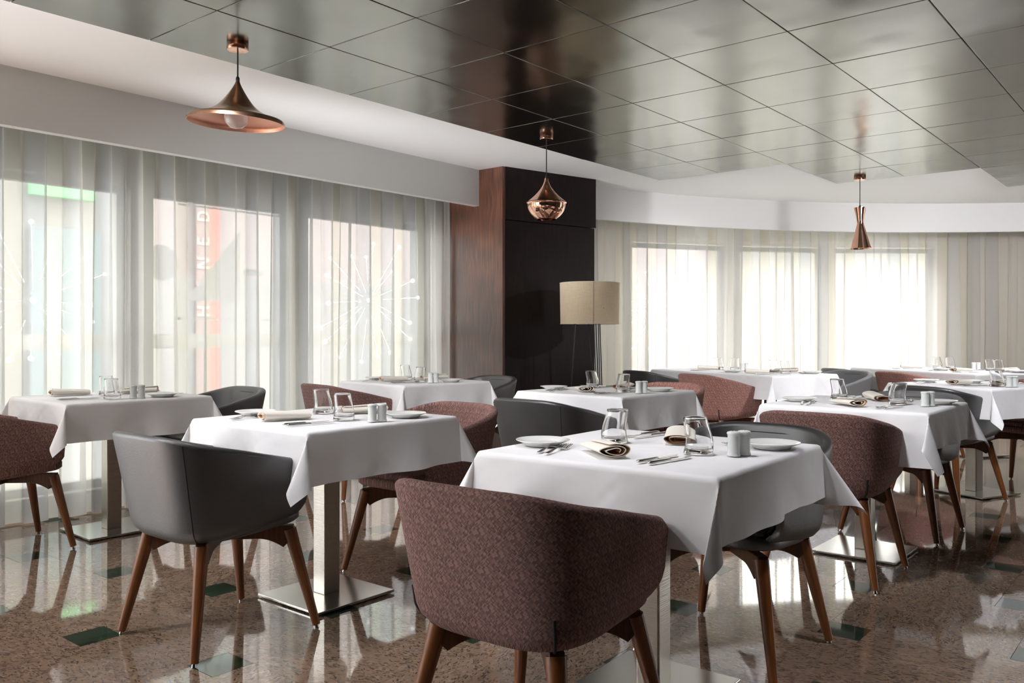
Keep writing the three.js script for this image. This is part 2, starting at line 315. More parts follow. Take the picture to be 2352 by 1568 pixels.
// valances: a straight board before the left curtain and a bent one before the curved curtain
struct('trim_1', boxAB(-4.935, -4.875, 2.19, CEIL + 0.02, BACK, 5.474), M.valance);
struct('trim_2', arcSlab(CR, CR + 0.055, 2.19, CEIL + 0.02, 168, 84, 70), M.valance);

// dark column
{
  const col = struct('column', null); col.userData.kind = 'structure';
  const P = [-4.612, 5.475], Q = [-4.364, 6.487];
  part('side_panel', polySlab([[P[0], P[1]], [P[0] + 0.006, P[1] + 0.024], [-5.45, 5.5], [-5.45, 5.475]], 0, CEIL + 0.02), M.veneerLit, col);
  part('front_panel', polySlab([[P[0] + 0.0065, P[1] + 0.024], [Q[0], Q[1]], [Q[0] - 0.03, Q[1]], [P[0] - 0.03, P[1] + 0.0255]], 0, 2.05), M.veneerShaded, col);
  part('upper_panel', polySlab([[P[0] + 0.012, P[1] + 0.024], [Q[0] + 0.01, Q[1] + 0.01], [Q[0] - 0.03, Q[1] + 0.01], [P[0] - 0.03, P[1] + 0.0255]], 2.056, CEIL + 0.02), M.veneerShaded, col);
  part('core', polySlab([[P[0] - 0.035, P[1] + 0.027], [Q[0] - 0.033, Q[1] - 0.01], [-5.3, 6.49], [-5.44, 5.51]], 0, CEIL + 0.02), M.veneerShaded, col);
}

// ------------------------------------------------------------------ sheer curtains
function curtain(name, path, len, y1, label) { // path(s) -> [a, b, na, nb] with n pointing into the room
  const t = thing(name, label, 'curtain', [0, 0, 0]);
  const pleats = []; let s = 0; while (s < len) { const w = rr(0.075, 0.135); pleats.push([s, Math.min(len, s + w), rr(0.02, 0.05), rnd(), rr(-0.025, 0.025), rr(0.02, 0.042)]); s += w; }
  const per = 14, cols = []; pleats.forEach(([s0, s1, amp, tint, sway], k) => { for (let i = 0; i < per; i++) cols.push([s0, s1, i / per, k]); }); cols.push([len, len, 1, pleats.length - 1]);
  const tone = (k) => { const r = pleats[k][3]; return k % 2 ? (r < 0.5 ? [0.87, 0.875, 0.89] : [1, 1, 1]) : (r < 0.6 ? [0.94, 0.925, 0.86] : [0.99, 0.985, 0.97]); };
  const rows = 22, pos = [], uv = [], col = [], idx = [], n = cols.length;
  for (let j = 0; j <= rows; j++) {
    const h = lerp(0.012, y1, j / rows), low = 1 - j / rows;
    cols.forEach(([s0, s1, q, k]) => {
      const p = pleats[k], nx = pleats[Math.min(k + 1, pleats.length - 1)];
      const sw = lerp(p[4], nx[4], q) * (Math.sin(low * 2.2 + k) * 0.6 + low * 0.9), ss = clamp(lerp(s0, s1, q) + sw - p[5] * (0.6 + 0.4 * low) * Math.sin(2 * Math.PI * q), 0, len);
      const sgn = k % 2 ? 1 : -1, wave = Math.sin(q * Math.PI), am = p[2] * (0.55 + 0.45 * low) * (1 + 0.25 * Math.sin(low * 5 + k * 1.7));
      const [a, b, na, nb] = path(ss), o = sgn * Math.pow(wave, 0.6) * am;
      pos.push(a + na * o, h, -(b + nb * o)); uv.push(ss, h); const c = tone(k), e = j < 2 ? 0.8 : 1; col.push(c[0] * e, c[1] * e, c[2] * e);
    });
  }
  for (let j = 0; j < rows; j++) for (let i = 0; i < n - 1; i++) { const a = j * n + i; idx.push(a, a + 1, a + n, a + 1, a + n + 1, a + n); }
  const g = new THREE.BufferGeometry(); g.setAttribute('position', new THREE.Float32BufferAttribute(pos, 3)); g.setAttribute('uv', new THREE.Float32BufferAttribute(uv, 2)); g.setAttribute('color', new THREE.Float32BufferAttribute(col, 3)); g.setIndex(idx); g.computeVertexNormals();
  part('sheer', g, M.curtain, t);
  // track with its gliders, seen through the cloth below the valance
  const tr = []; for (let i = 0; i < 60; i++) { const [a, b, na, nb] = path(len * i / 60), [a2, b2] = path(len * (i + 1) / 60); tr.push(rod([a - na * 0.075, y1 + 0.012, -(b - nb * 0.075)], [a2 - na * 0.075, y1 + 0.012, -(b2 - nb * 0.075)], 0.012, 0.012, 6)); }
  part('track', merge(tr), M.iron, t);
  return t;
}
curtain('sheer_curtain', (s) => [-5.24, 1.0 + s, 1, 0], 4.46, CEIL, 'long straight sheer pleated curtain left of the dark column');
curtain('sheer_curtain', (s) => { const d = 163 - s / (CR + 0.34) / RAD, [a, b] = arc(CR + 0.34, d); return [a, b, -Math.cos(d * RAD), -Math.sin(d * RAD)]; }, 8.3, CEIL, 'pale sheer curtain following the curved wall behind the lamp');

// ------------------------------------------------------------------ outside
struct('ground', polySlab([[-90, -60], [70, -60], [70, 80], [-90, 80]], -0.4, -0.26), M.pavement);
{
  const t = thing('building', 'pale grey building across the street seen through the left curtain', 'building', [-14, 0, 0]);
  const face = (name, b0, b1, y0, y1, d, mat, label) => part(name, boxAB(-6, d, y0, y1, b0, b1), mat, t, label);
  face('wall', -2.15, 6.9, -0.3, 13, 0, M.facade); face('pink_wall', 6.9, 15, -0.3, 12.4, 0.05, M.facadePink, 'pinkish plastered wall'); face('wall', 15, 30, -0.3, 9.5, 0, M.facadePink);
  face('base', 6.9, 15, -0.3, 2.1, 0.12, M.facade);
  for (const b of [-1.5, 1.5, 4.2, 7.4, 9.6, 11.8, 16.5, 19.5]) { const w = part('window', boxAB(-0.1, 0.16, 4.4, 6.1, b, b + 1.3), M.facadePale, t); part('pane', boxAB(0.1, 0.18, 4.5, 6.0, b + 0.1, b + 1.2), M.teal, w); }
}
{
  const t = thing('far_building', 'pale low building seen white through the curved curtain', 'building', [-16, 0, 26], 48);
  part('wall', uvBox(new THREE.BoxGeometry(44, 4.6, 6)).translate(0, 2.0, -3), M.facadePale, t); part('roof', uvBox(new THREE.BoxGeometry(41, 0.3, 7)).translate(0, 4.4, -2.8), M.facade, t);
  part('plinth', uvBox(new THREE.BoxGeometry(40, 1.0, 0.3)).translate(0, 0.2, 0.1), M.facade, t);
}
solo('shop_panel', uvBox(new RoundedBoxGeometry(0.1, 2.7, 1.06, 1, 0.01)), M.teal, 'tall pale teal panel on the building behind the left curtain', 'panel', [-13.92, 1.38, 5.86]);
solo('street_sign', uvBox(new RoundedBoxGeometry(0.12, 0.24, 0.98, 1, 0.02)), M.signGreen, 'small green sign board high behind the left curtain', 'sign', [-13.8, 3.3, 5.76]);
const serif = await new FontLoader().loadAsync('fonts/droid/droid_serif_regular.typeface.json'), sans = await new FontLoader().loadAsync('fonts/droid/droid_sans_bold.typeface.json');
{
  const t = thing('street_banner', 'tall red banner with faint vertical lettering behind the left curtain', 'banner', [-13.8, 0, 8.25]);
  part('cloth', boxAB(-0.02, 0.02, -0.2, 4.6, 0.02, 0.22), M.signRed, t); part('strip', boxAB(-0.02, 0.02, -0.2, 4.6, -0.24, 0.02), M.signDark, t, 'darker lettered strip');
  [...'HYNED'].forEach((ch, k) => { const q = new TextGeometry(ch, { font: sans, size: 0.24, depth: 0.01, curveSegments: 4 }); q.rotateZ(Math.PI / 2); q.rotateY(Math.PI / 2); q.translate(0.022, 1.35 + k * 0.42, 0); part('letter', q, M.letter, t); });
}
{ // white vinyl graphics on the second pane, reversed white lettering on the middle curved pane
  const frosted = PHY({ color: C(0.97, 0.97, 0.96), transmission: 0.6, thickness: 0, roughness: 1 });
  const w = scene.getObjectByName('window_2'), cut = (pts, n = 'decal') => { const sh = new THREE.Shape(pts.map(([b, y]) => new THREE.Vector2(b - 3.44, y))), g = new THREE.ExtrudeGeometry(sh, { depth: 0.001, bevelEnabled: false }); g.translate(0, 0, 0.004); part(n, g, frosted, w); };
  cut([[3.18, 1.33], [3.615, 1.33], [3.615, 1.86]]); cut([[3.64, 1.53], [3.81, 1.53], [3.81, 1.58], [3.64, 1.58]]);
  const disc = []; for (let k = 0; k <= 24; k++) disc.push([3.0 + 0.125 * Math.cos(k / 24 * 6.2832), 1.585 + 0.125 * Math.sin(k / 24 * 6.2832)]); cut(disc);
  for (const [x0, x1, y0, y1] of [[3.12, 3.95, 1.998, 2.014], [3.12, 3.95, 1.19, 1.206], [3.12, 3.136, 1.19, 1.4]]) cut([[x0, y0], [x1, y0], [x1, y1], [x0, y1]]);
  const cw = curvedWindows[1], put3 = (str, size, y, wide) => [...str].forEach((ch, k) => { const q = new TextGeometry(ch, { font: serif, size, depth: 0.001, curveSegments: 4 }); q.computeBoundingBox(); const bb = q.boundingBox; q.translate(-(bb.max.x + bb.min.x) / 2 + (k - (str.length - 1) / 2) * wide / str.length, 0, 0); q.rotateY(Math.PI); q.translate(0.02, y, 0.006); part('letter', q, frosted, cw); });
  put3('EUROSTARS', 0.075, 1.655, 0.62); put3('HOTELS', 0.055, 1.545, 0.33); const ln = new THREE.BoxGeometry(0.64, 0.006, 0.001); ln.translate(0.02, 1.627, 0.006); part('lettering_line', ln, frosted, cw);
}
function starburst(label, [a, b], y, turn, R, n) { // a window decal built as rods with balls; its glow is added
  const t = thing('starburst_decal', label, 'window decal', [a, y, b], turn, 'starburst decals on the windows');
  for (let k = 0; k < n; k++) { const an = k / n * 6.283 + rr(-0.1, 0.1), r1 = R * rr(0.6, 1), r0 = R * rr(0.12, 0.3); const ray = part('ray', rod([r0 * Math.cos(an), r0 * Math.sin(an), 0], [r1 * Math.cos(an), r1 * Math.sin(an), 0], 0.0022, 0.0022, 6), M.decalGlow, t); const q = new THREE.SphereGeometry(rr(0.012, 0.02), 12, 8); q.translate(r1 * Math.cos(an), r1 * Math.sin(an), 0); part('ball', q, M.decalGlow, ray); }
  part('hub', new THREE.SphereGeometry(0.02, 12, 8), M.decalGlow, t);
}
starburst('white starburst decal with added glow behind the curtain panel next to the column', [-5.56, 4.83], 1.375, 90, 0.6, 18);
starburst('white starburst decal with added glow behind the curtain at the left edge', [-5.56, 2.15], 1.3, 90, 0.5, 16);
{ const [a, b] = arc(CR + 0.62, 152.6); starburst('faint starburst decal with added glow behind the curtain right of the lamp', [a, b], 1.33, 62, 0.5, 14); }

// ------------------------------------------------------------------ unseen ceiling spotlights, added to brighten the tables
for (const [a, b, ta, tb, I, ang, th = 0.6] of [[-1.45, 2.1, -1.4, 2.35, 2.2, 0.62], [-2.2, 0.9, -1.4, 2.3, 1.5, 0.7], [-2.9, 1.7, -2.9, 2.3, 2.2, 0.62], [-3.3, 0.6, -2.9, 2.2, 2.5, 0.7], [-4.9, 1.35, -4.75, 2.3, 3.2, 0.6], [-3.1, 1.6, -4.4, 4.4, 10, 0.5], [-2.5, 1.9, -2.9, 4.4, 7, 0.5], [-1.3, 3.0, -1.4, 4.5, 6, 0.55], [-3.9, -0.6, -3.2, 1.8, 5, 0.7], [-2.2, -0.6, -1.5, 1.5, 3, 0.7], [-0.6, 4.9, -1.2, 6.5, 7, 0.6], [0.2, 2.7, -0.3, 2.9, 5, 0.55, 0], [-0.7, 6.9, -2.9, 7.4, 10, 0.75], [-0.9, 9.2, -1.9, 8.8, 6, 0.8], [-2.3, 1.9, -3.1, 6.7, 16, 0.22, 0.65], [-0.7, 6.0, -4.5, 7.6, 14, 0.3, 1.3], [-0.4, 7.6, -1.9, 10.8, 16, 0.8, 1.3]]) {
  const t = thing('added_spotlight', 'small round spotlight added for light under the metal ceiling outside the picture', 'spotlight', [a, CEIL, b], 0, 'added ceiling spotlights');
  part('housing', lathe([[0.001, 0], [0.065, 0], [0.068, -0.004], [0.068, -0.07], [0.062, -0.075], [0.056, -0.07], [0.045, -0.045], [0.001, -0.045]], 36), M.frame, t);
  part('lamp', lathe([[0.001, -0.046], [0.042, -0.046], [0.04, -0.052], [0.001, -0.054]], 24), M.lamp, t);
  const L = new THREE.SpotLight(0xfafaff, I * 1.1, 0, ang, 1, 2); L.position.set(a, CEIL - 0.085, -b); L.target.position.set(ta, th, -tb); L.castShadow = true; L.shadow.radius = 4; scene.add(L, L.target);
}

// added slim stands, each with a spotlight to brighten the white ceiling, also outside the picture
for (const [label, a, b, h, ta, tb, ty, I, ang] of [['slim black spotlight stand added for light by the left windows, outside the picture', -4.5, 0.0, 1.6, -4.3, 7.0, 2.5, 50, 0.22], ['slim black spotlight stand added for light on the right side, outside the picture', 0.1, 5.4, 1.5, -3.0, 8.0, 2.52, 11, 0.5]]) {
  const t = thing('added_spotlight_stand', label, 'spotlight', [a, 0, b]);
  part('base', lathe([[0.001, 0], [0.14, 0], [0.14, 0.012], [0.13, 0.018], [0.001, 0.02]], 40), M.iron, t); part('pole', rod([0, 0.018, 0], [0, h - 0.02, 0], 0.011, 0.011, 14), M.iron, t);
  const dir = new THREE.Vector3(ta - a, ty - h, -(tb - b)).normalize(), head = lathe([[0.001, -0.09], [0.03, -0.085], [0.045, -0.04], [0.05, 0.03], [0.047, 0.03], [0.04, 0.0], [0.001, 0.0]], 32), lamp = lathe([[0.001, 0.001], [0.038, 0.001], [0.036, 0.01], [0.001, 0.014]], 24);
  for (const g of [head, lamp]) { g.applyQuaternion(new THREE.Quaternion().setFromUnitVectors(new THREE.Vector3(0, 1, 0), dir)); g.translate(0, h, 0); }
  part('lamp_head', head, M.iron, t); part('lamp', lamp, M.lamp, t);
  const L = new THREE.SpotLight(0xfafaff, I, 0, ang, 1, 2); L.position.set(a, h, -b).addScaledVector(dir, 0.05); L.target.position.set(ta, ty, -tb); L.castShadow = true; L.shadow.radius = 10; scene.add(L, L.target);
}

// ------------------------------------------------------------------ tables and cloths
const TABLES = { // a, b, turn, words for the labels
  T1: [-1.335, 2.31, 2, 'the foremost table'], T2: [-2.87, 2.26, 0, 'the table with the foremost dark leather chair'], T3: [-4.74, 2.24, -2, 'the far left table by the curtain'],
  T4: [-4.5, 4.35, -7, 'the table beside the column'], T5: [-2.86, 4.38, -3, 'the table before the floor lamp'], T6: [-2.96, 7.13, -21, 'the nearer half of the long table'], T6b: [-3.674, 7.404, -21, 'the window half of the long table'],
  T7: [-1.35, 4.44, 0, 'the table behind the foremost table'], T8: [-1.26, 6.53, -24, 'the slanting table at the right edge'], T9: [-1.65, 8.55, -33, 'the hindmost table on the right'], T9b: [-2.292, 8.967, -33, 'the hindmost table nearest the curtain'],
};
const TOP = 0.75, HALF = 0.38;
const postGeo = uvBox(new RoundedBoxGeometry(0.08, 0.7, 0.08, 2, 0.006)); postGeo.translate(0, 0.364, 0);
const footGeo = uvBox(new RoundedBoxGeometry(0.4, 0.011, 0.4, 2, 0.003)); footGeo.translate(0, 0.0105, 0);
const padGeo = [-1, 1].flatMap((x) => [-1, 1].map((z) => { const g = new THREE.CylinderGeometry(0.018, 0.018, 0.005, 14); g.translate(x * 0.15, 0.0025, z * 0.15); return g; }));
const topGeo = uvBox(new RoundedBoxGeometry(2 * HALF - 0.006, 0.028, 2 * HALF - 0.006, 2, 0.006)); topGeo.translate(0, 0.7305, 0);
const crossGeo = merge([uvBox(new THREE.BoxGeometry(0.5, 0.012, 0.06)), uvBox(new THREE.BoxGeometry(0.06, 0.012, 0.5))]); crossGeo.translate(0, 0.7095, 0);
function clothGeo(sd, opt = {}) {
  const N = 84, rs = (k) => { const x = Math.sin(sd * 12.9898 + k * 78.233) * 43758.5453; return x - Math.floor(x); };
  const br = 0.012, t0 = 0.045;
  const ext = { l: 0.2, r: 0.2, n: 0.2, f: 0.2, ...opt };
  const lineAt = (i, lo, hi) => { const t = i / N * 2 - 1, a = Math.abs(t), d = t < 0 ? lo : hi; return Math.sign(t) * (a < 0.5 ? a / 0.5 * (HALF - 0.03) : HALF - 0.03 + (a - 0.5) / 0.5 * (d + 0.03)); };
  return grid(N, N, (i, j) => {
    const u = lineAt(i, ext.l, ext.r), v = lineAt(j, ext.f, ext.n), su = Math.sign(u) || 1, sv = Math.sign(v) || 1, du = Math.abs(u) - HALF, dv = Math.abs(v) - HALF;
    let x, y, z; const side = (out, along, d, key) => { // hanging part: out = distance beyond the edge
      const bend = Math.min(d / (br * Math.PI / 2), 1), ang = bend * Math.PI / 2, ox = br * Math.sin(ang), oy = -br * (1 - Math.cos(ang)), rest = Math.max(0, d - br * Math.PI / 2);
      const win = 1 - Math.pow(Math.abs(along) / HALF, 4), wave = (0.020 * Math.sin(along * (7 + 5 * rs(key)) + rs(key + 1) * 6.3) + 0.012 * Math.sin(along * (19 + 8 * rs(key + 2)) + 6.3 * rs(key + 3)) + (opt['f' + key] ?? 0)) * win * Math.pow(rest / 0.19, 1.3);
      return [ox + rest * t0 + Math.max(wave, -0.012), oy - rest];
    };
    if (du <= 0 && dv <= 0) { x = u; y = 0; z = v; }
    else if (dv <= 0) { const [o, h] = side(0, v, du, su > 0 ? 0 : 10); x = su * (HALF + o); y = h; z = v; }
    else if (du <= 0) { const [o, h] = side(0, u, dv, sv > 0 ? 20 : 30); x = u; y = h; z = sv * (HALF + o); }
    else {
      const r = Math.hypot(du, dv), al = Math.atan2(dv, du), tau = al / (Math.PI / 2), ck = (su > 0 ? 1 : 0) + (sv > 0 ? 2 : 0);
      const bend = Math.min(r / (br * Math.PI / 2), 1) * Math.PI / 2, o0 = br * Math.sin(bend), rest = Math.max(0, r - br * Math.PI / 2);
      const A = 0.36 + 0.12 * rs(40 + ck) + (opt['c' + ck] ?? 0), B = A * 0.5, sw = (rs(50 + ck) - 0.5) * 0.35 + (opt['s' + ck] ?? 0), pe = Math.sin(Math.PI * tau);
      const e = A * pe, t = B * Math.sin(2 * Math.PI * tau) + sw * pe * pe, ox = (e - t) / Math.SQRT2 + t0 * Math.cos(al), oz = (e + t) / Math.SQRT2 + t0 * Math.sin(al);
      const k = Math.min(0.8, Math.hypot(ox, oz)); x = su * (HALF + o0 * Math.cos(al) + rest * ox); z = sv * (HALF + o0 * Math.sin(al) + rest * oz); y = -br * (1 - Math.cos(bend)) - rest * Math.sqrt(1 - k * k);
    }
    return [x, y + 0.001, z, u, v];
  });
}
let cn = 0;
for (const [key, [a, b, d, words]] of Object.entries(TABLES)) {
  const t = thing('pedestal_table', 'steel pedestal of ' + words + ' under its white cloth', 'table', [a, 0, b], d, 'square pedestal tables');
  part('tabletop', topGeo, M.woodDark, t); part('post', postGeo, M.steel, t); const f = part('foot_plate', footGeo, M.plate, t); for (const g of padGeo) part('pad', g, M.iron, f); part('bracket', crossGeo, M.iron, t);
  const opt = { T1: { c2: -0.04, s2: -0.1, c3: -0.12, s3: 0.34, c1: 0.02, s1: -0.12, r: 0.175 }, T7: { c3: 0.04, s3: 0.3, c1: 0.02, n: 0.25, r: 0.18 }, T2: { s3: 0.1 }, T6: { l: 0.012 }, T6b: { r: 0.012 }, T9: { l: 0.012 }, T9b: { r: 0.012 } }[key] || {};
  solo('tablecloth', clothGeo(++cn * 3.7, opt), M.cloth, 'white cloth draped over ' + words, 'tablecloth', [a, TOP - 0.004, b], d, 'white tablecloths');
}

// ------------------------------------------------------------------ tub chairs
const superq = (W, D, th, n = 3) => [W * Math.pow(Math.max(0, Math.cos(th)), 2 / n), -D * Math.pow(Math.max(0, Math.sin(th)), 2 / n)];
const FRONT = 0.208, ENDR = 0.017, TH = 0.034;
const PATH = (() => { // plan of the shell from the right arm round the back to the left arm: lower and upper outline as [x, f]
  const list = [], half = [];
  for (let i = 0; i <= 6; i++) half.push({ f: FRONT - ENDR * (1 - Math.cos(i / 6 * Math.PI / 2)), k: Math.sin(i / 6 * Math.PI / 2) });
  for (let i = 1; i <= 11; i++) half.push({ f: lerp(FRONT - ENDR, 0, Math.pow(i / 11, 1.5)), k: 1 });
  for (let i = 1; i <= 24; i++) half.push({ th: Math.PI / 2 * i / 24, k: 1 });
  const at = (q, W, D, n) => (q.th === undefined ? [W - 0.014 * Math.max(0, q.f) / 0.2, q.f] : superq(W, D, q.th, n));
  const R = half.map((q) => ({ lo: at(q, 0.262, 0.262, 3.6), hi: at(q, 0.3, 0.338, 3.4), lo2: at(q, 0.262 - TH, 0.262 - TH, 3.2), hi2: at(q, 0.3 - TH, 0.338 - TH, 3), f: q.f ?? -1, k: q.k }));
  const mir = (p) => [-p[0], p[1]];
  for (const q of R) list.push(q); for (let i = R.length - 2; i >= 0; i--) list.push({ lo: mir(R[i].lo), hi: mir(R[i].hi), lo2: mir(R[i].lo2), hi2: mir(R[i].hi2), f: R[i].f, k: R[i].k });
  return list;
})();
const LOW = 0.4, HIGH = 0.757;
const rounded = (x, r) => r - Math.sqrt(Math.max(0, r * r - Math.pow(clamp(x, 0, r), 2))); // drop of a corner of radius r, x into the corner
const topAt = (q) => { const f = q.lo[1] * 0.5 + q.hi[1] * 0.5, t = clamp((f + 0.29) / 0.47, 0, 1); return HIGH + 0.006 * Math.max(0, Math.cos(q.lo[0] / 0.262 * 1.57)) * (1 - smooth(0, 0.2, t)) - 0.004 - 0.11 * t - 0.006 * smooth(0, 0.25, t) - (q.f > 0 ? rounded(q.f - (FRONT - 0.062), 0.062) : 0); };
const lowAt = (q) => 0.383 + 0.055 * clamp((q.lo[1] + 0.26) / 0.46, 0, 1) + (q.f > 0 ? rounded(q.f - (FRONT - 0.055), 0.055) * 0.9 : 0);
const outer = (q, h) => { const t = (h - LOW) / (HIGH - LOW); return [lerp(q.lo[0], q.hi[0], t), lerp(q.lo[1], q.hi[1], t)]; };
let normalAt = (i, h) => { const n = PATH.length, p = outer(PATH[Math.max(0, i - 1)], h), q = outer(PATH[Math.min(n - 1, i + 1)], h), x = q[0] - p[0], f = q[1] - p[1], l = Math.hypot(x, f) || 1; return [-f / l, x / l]; };
{ const i = (PATH.length - 1) / 2; if (normalAt(i, 0.55)[1] < 0) { const old = normalAt; normalAt = (k, h) => old(k, h).map((v) => -v); } } // pointing inwards
function shellGeo() {
  const n = PATH.length; let arcL = 0;
  const rows = PATH.map((q, i) => {
    if (i) { const p = outer(PATH[i - 1], 0.6), c = outer(q, 0.6); arcL += Math.hypot(c[0] - p[0], c[1] - p[1]); }
    const H = topAt(q), L = lowAt(q), out = [], N = normalAt(i, 0.55), mid = TH / 2;
    const P = (h, inw) => { const t = (h - LOW) / (HIGH - LOW), o = outer(q, h), n2 = [lerp(q.lo2[0], q.hi2[0], t), lerp(q.lo2[1], q.hi2[1], t)], w = mid + (inw - mid) * (inw > TH + 0.01 ? q.k * (q.f > 0.1 ? 0.4 : 1) : q.k); out.push([lerp(o[0], n2[0], w / TH), h, lerp(o[1], n2[1], w / TH), arcL, h + inw]); };
    P(L - 0.014, 0.11); P(L - 0.013, 0.075); P(L - 0.008, 0.042); P(L + 0.005, 0.017); P(L + 0.024, 0.004); P(L + 0.045, 0);
    const top = H - TH * 0.5; for (let k = 1; k <= 9; k++) P(lerp(L + 0.045, top, k / 9), 0);
    for (let k = 1; k <= 5; k++) { const a = Math.PI * k / 6; P(top + TH * 0.5 * Math.sin(a), TH * 0.5 * (1 - Math.cos(a))); }
    const bot = Math.max(0.43, L + 0.012); for (let k = 0; k <= 5; k++) P(lerp(top, bot, k / 5), TH);
    P(bot - 0.002, 0.1);
    return out;
  });
  const m = rows[0].length;
  return grid(n - 1, m - 1, (i, j) => { const p = rows[i][j]; return [p[0], p[1], -p[2], p[3], p[4]]; });
}
const SHELL = shellGeo();
function padGeoChair(front, scale, ys, rise) { // a cushion: closed outline, rings [height, shrink]
  const loop = []; const half = []; for (let i = 0; i <= 20; i++) half.push(superq(0.225 * scale, 0.225 * scale, Math.PI / 2 * i / 20));
  for (const p of half) loop.push(p); for (let i = half.length - 2; i >= 0; i--) loop.push([-half[i][0], half[i][1]]);
  const fr = []; for (let i = 0; i <= 16; i++) { const th = Math.PI - Math.PI * i / 16, c = Math.cos(th), s = Math.sin(th); fr.push([0.225 * scale * Math.sign(c) * Math.pow(Math.abs(c), 0.36), front * Math.pow(s, 0.36)]); }
  for (let i = 1; i < fr.length; i++) loop.push(fr[i]);
  const n = loop.length - 1;
  return grid(n, ys.length - 1, (i, j) => { const p = loop[i], [h0, k] = ys[j], h = h0 + rise * clamp((p[1] * k + 0.22) / 0.45, 0, 1); return [p[0] * k, h, -(p[1] * k + (1 - k) * (front - 0.225) * 0.5), p[0] * k, p[1] * k]; }, true);
}
const PAN = padGeoChair(0.232, 1.0, [[0.372, 0.01], [0.372, 0.85], [0.376, 0.95], [0.386, 1], [0.408, 1], [0.418, 0.97], [0.42, 0.9], [0.42, 0.1]], 0.03);
const CUSHION = padGeoChair(0.215, 0.985, [[0.436, 0.05], [0.436, 0.95], [0.442, 0.99], [0.456, 1.0], [0.47, 0.985], [0.478, 0.95], [0.484, 0.86], [0.488, 0.6], [0.489, 0.02]], 0.0);
const seamAt = (side) => { const i0 = 17 + 13, i = side > 0 ? i0 : PATH.length - 1 - i0, q = PATH[i], pts = []; const L = lowAt(q), H = topAt(q); for (let k = 0; k <= 10; k++) { const h = lerp(L + 0.004, H - 0.016, k / 10), o = outer(q, h), N = normalAt(i, h), w = k === 0 ? 0.02 : 0.0008; pts.push([o[0] + N[0] * w, h, -(o[1] + N[1] * w)]); } return pts; };
const SEAMS = [1, -1].map((s) => tube(seamAt(s), 0.0022, 30, 5));
const SLITS = [1, -1].map((s) => { const p = seamAt(s); return tube([p[0], p[1], p[2], lerpP(p[2], p[3], 0.5)], 0.0045, 12, 6); });
function lerpP(p, q, t) { return [lerp(p[0], q[0], t), lerp(p[1], q[1], t), lerp(p[2], q[2], t)]; }
const PIPING = (() => { const pts = []; for (let i = 9; i < PATH.length - 9; i++) { const q = PATH[i], h = topAt(q) - 0.034, o = outer(q, h), N = normalAt(i, h); pts.push([o[0] + N[0] * 0.0345, h, -(o[1] + N[1] * 0.0345)]); } return tube(pts, 0.0016, 110, 5); })();
const legSpot = [[-1, -1], [1, -1], [1, 1], [-1, 1]];
const LEGS = legSpot.map(([x, f]) => { const g = merge([rod([x * 0.248, 0.012, -f * 0.248], [x * 0.178, 0.372, -f * 0.178], 0.0145, 0.025, 20)]); return g; });
const GLIDES = legSpot.map(([x, f]) => rod([x * 0.2485, 0, -f * 0.2485], [x * 0.2465, 0.013, -f * 0.2465], 0.009, 0.007, 12));
const RAILS = [45, -45].map((deg) => { // two crossing rails that deepen into the leg heads
  const s = new THREE.Shape(); const w = 0.2517; s.moveTo(-w - 0.012, 0.384); s.lineTo(w + 0.012, 0.384); s.lineTo(w + 0.02, 0.35); s.lineTo(w - 0.02, 0.31); s.quadraticCurveTo(w - 0.07, 0.342, w - 0.11, 0.342); s.lineTo(-w + 0.11, 0.342); s.quadraticCurveTo(-w + 0.07, 0.342, -w + 0.02, 0.31); s.lineTo(-w - 0.02, 0.35); s.closePath();
  const g = new THREE.ExtrudeGeometry(s, { depth: 0.03, bevelEnabled: true, bevelSize: 0.003, bevelThickness: 0.003, bevelSegments: 2, curveSegments: 8 }); g.translate(0, deg > 0 ? 0 : -0.0015, -0.015); g.rotateY(deg * RAD); return uvBox(g);
});
function makeChair(kind, label, spot, deg, group) {
  const t = thing('tub_chair', label, 'chair', [spot[0], 0, spot[1]], deg, group);
  const m = { mauve: M.fabric, lit_mauve: M.lit_mauve, leather: M.leather, pale: M.leatherPale }[kind], cloth = kind === 'mauve' || kind === 'lit_mauve';
  const sh = part('shell', SHELL, m, t);
  if (cloth) SLITS.forEach((g) => part('slit', g, M.thread, sh)); else { SEAMS.forEach((g) => part('seam', g, M.thread, sh)); part('piping', PIPING, M.thread, sh); }
  part('seat', PAN, m, t); part('cushion', CUSHION, m, t);
  LEGS.forEach((g, i) => { const l = part('leg', g, M.wood, t); part('glide', GLIDES[i], M.cutlery, l); });
  RAILS.forEach((g) => part('rail', g, M.woodDark, t));
  return t;
}
const G = 'upholstered tub chairs on walnut legs';
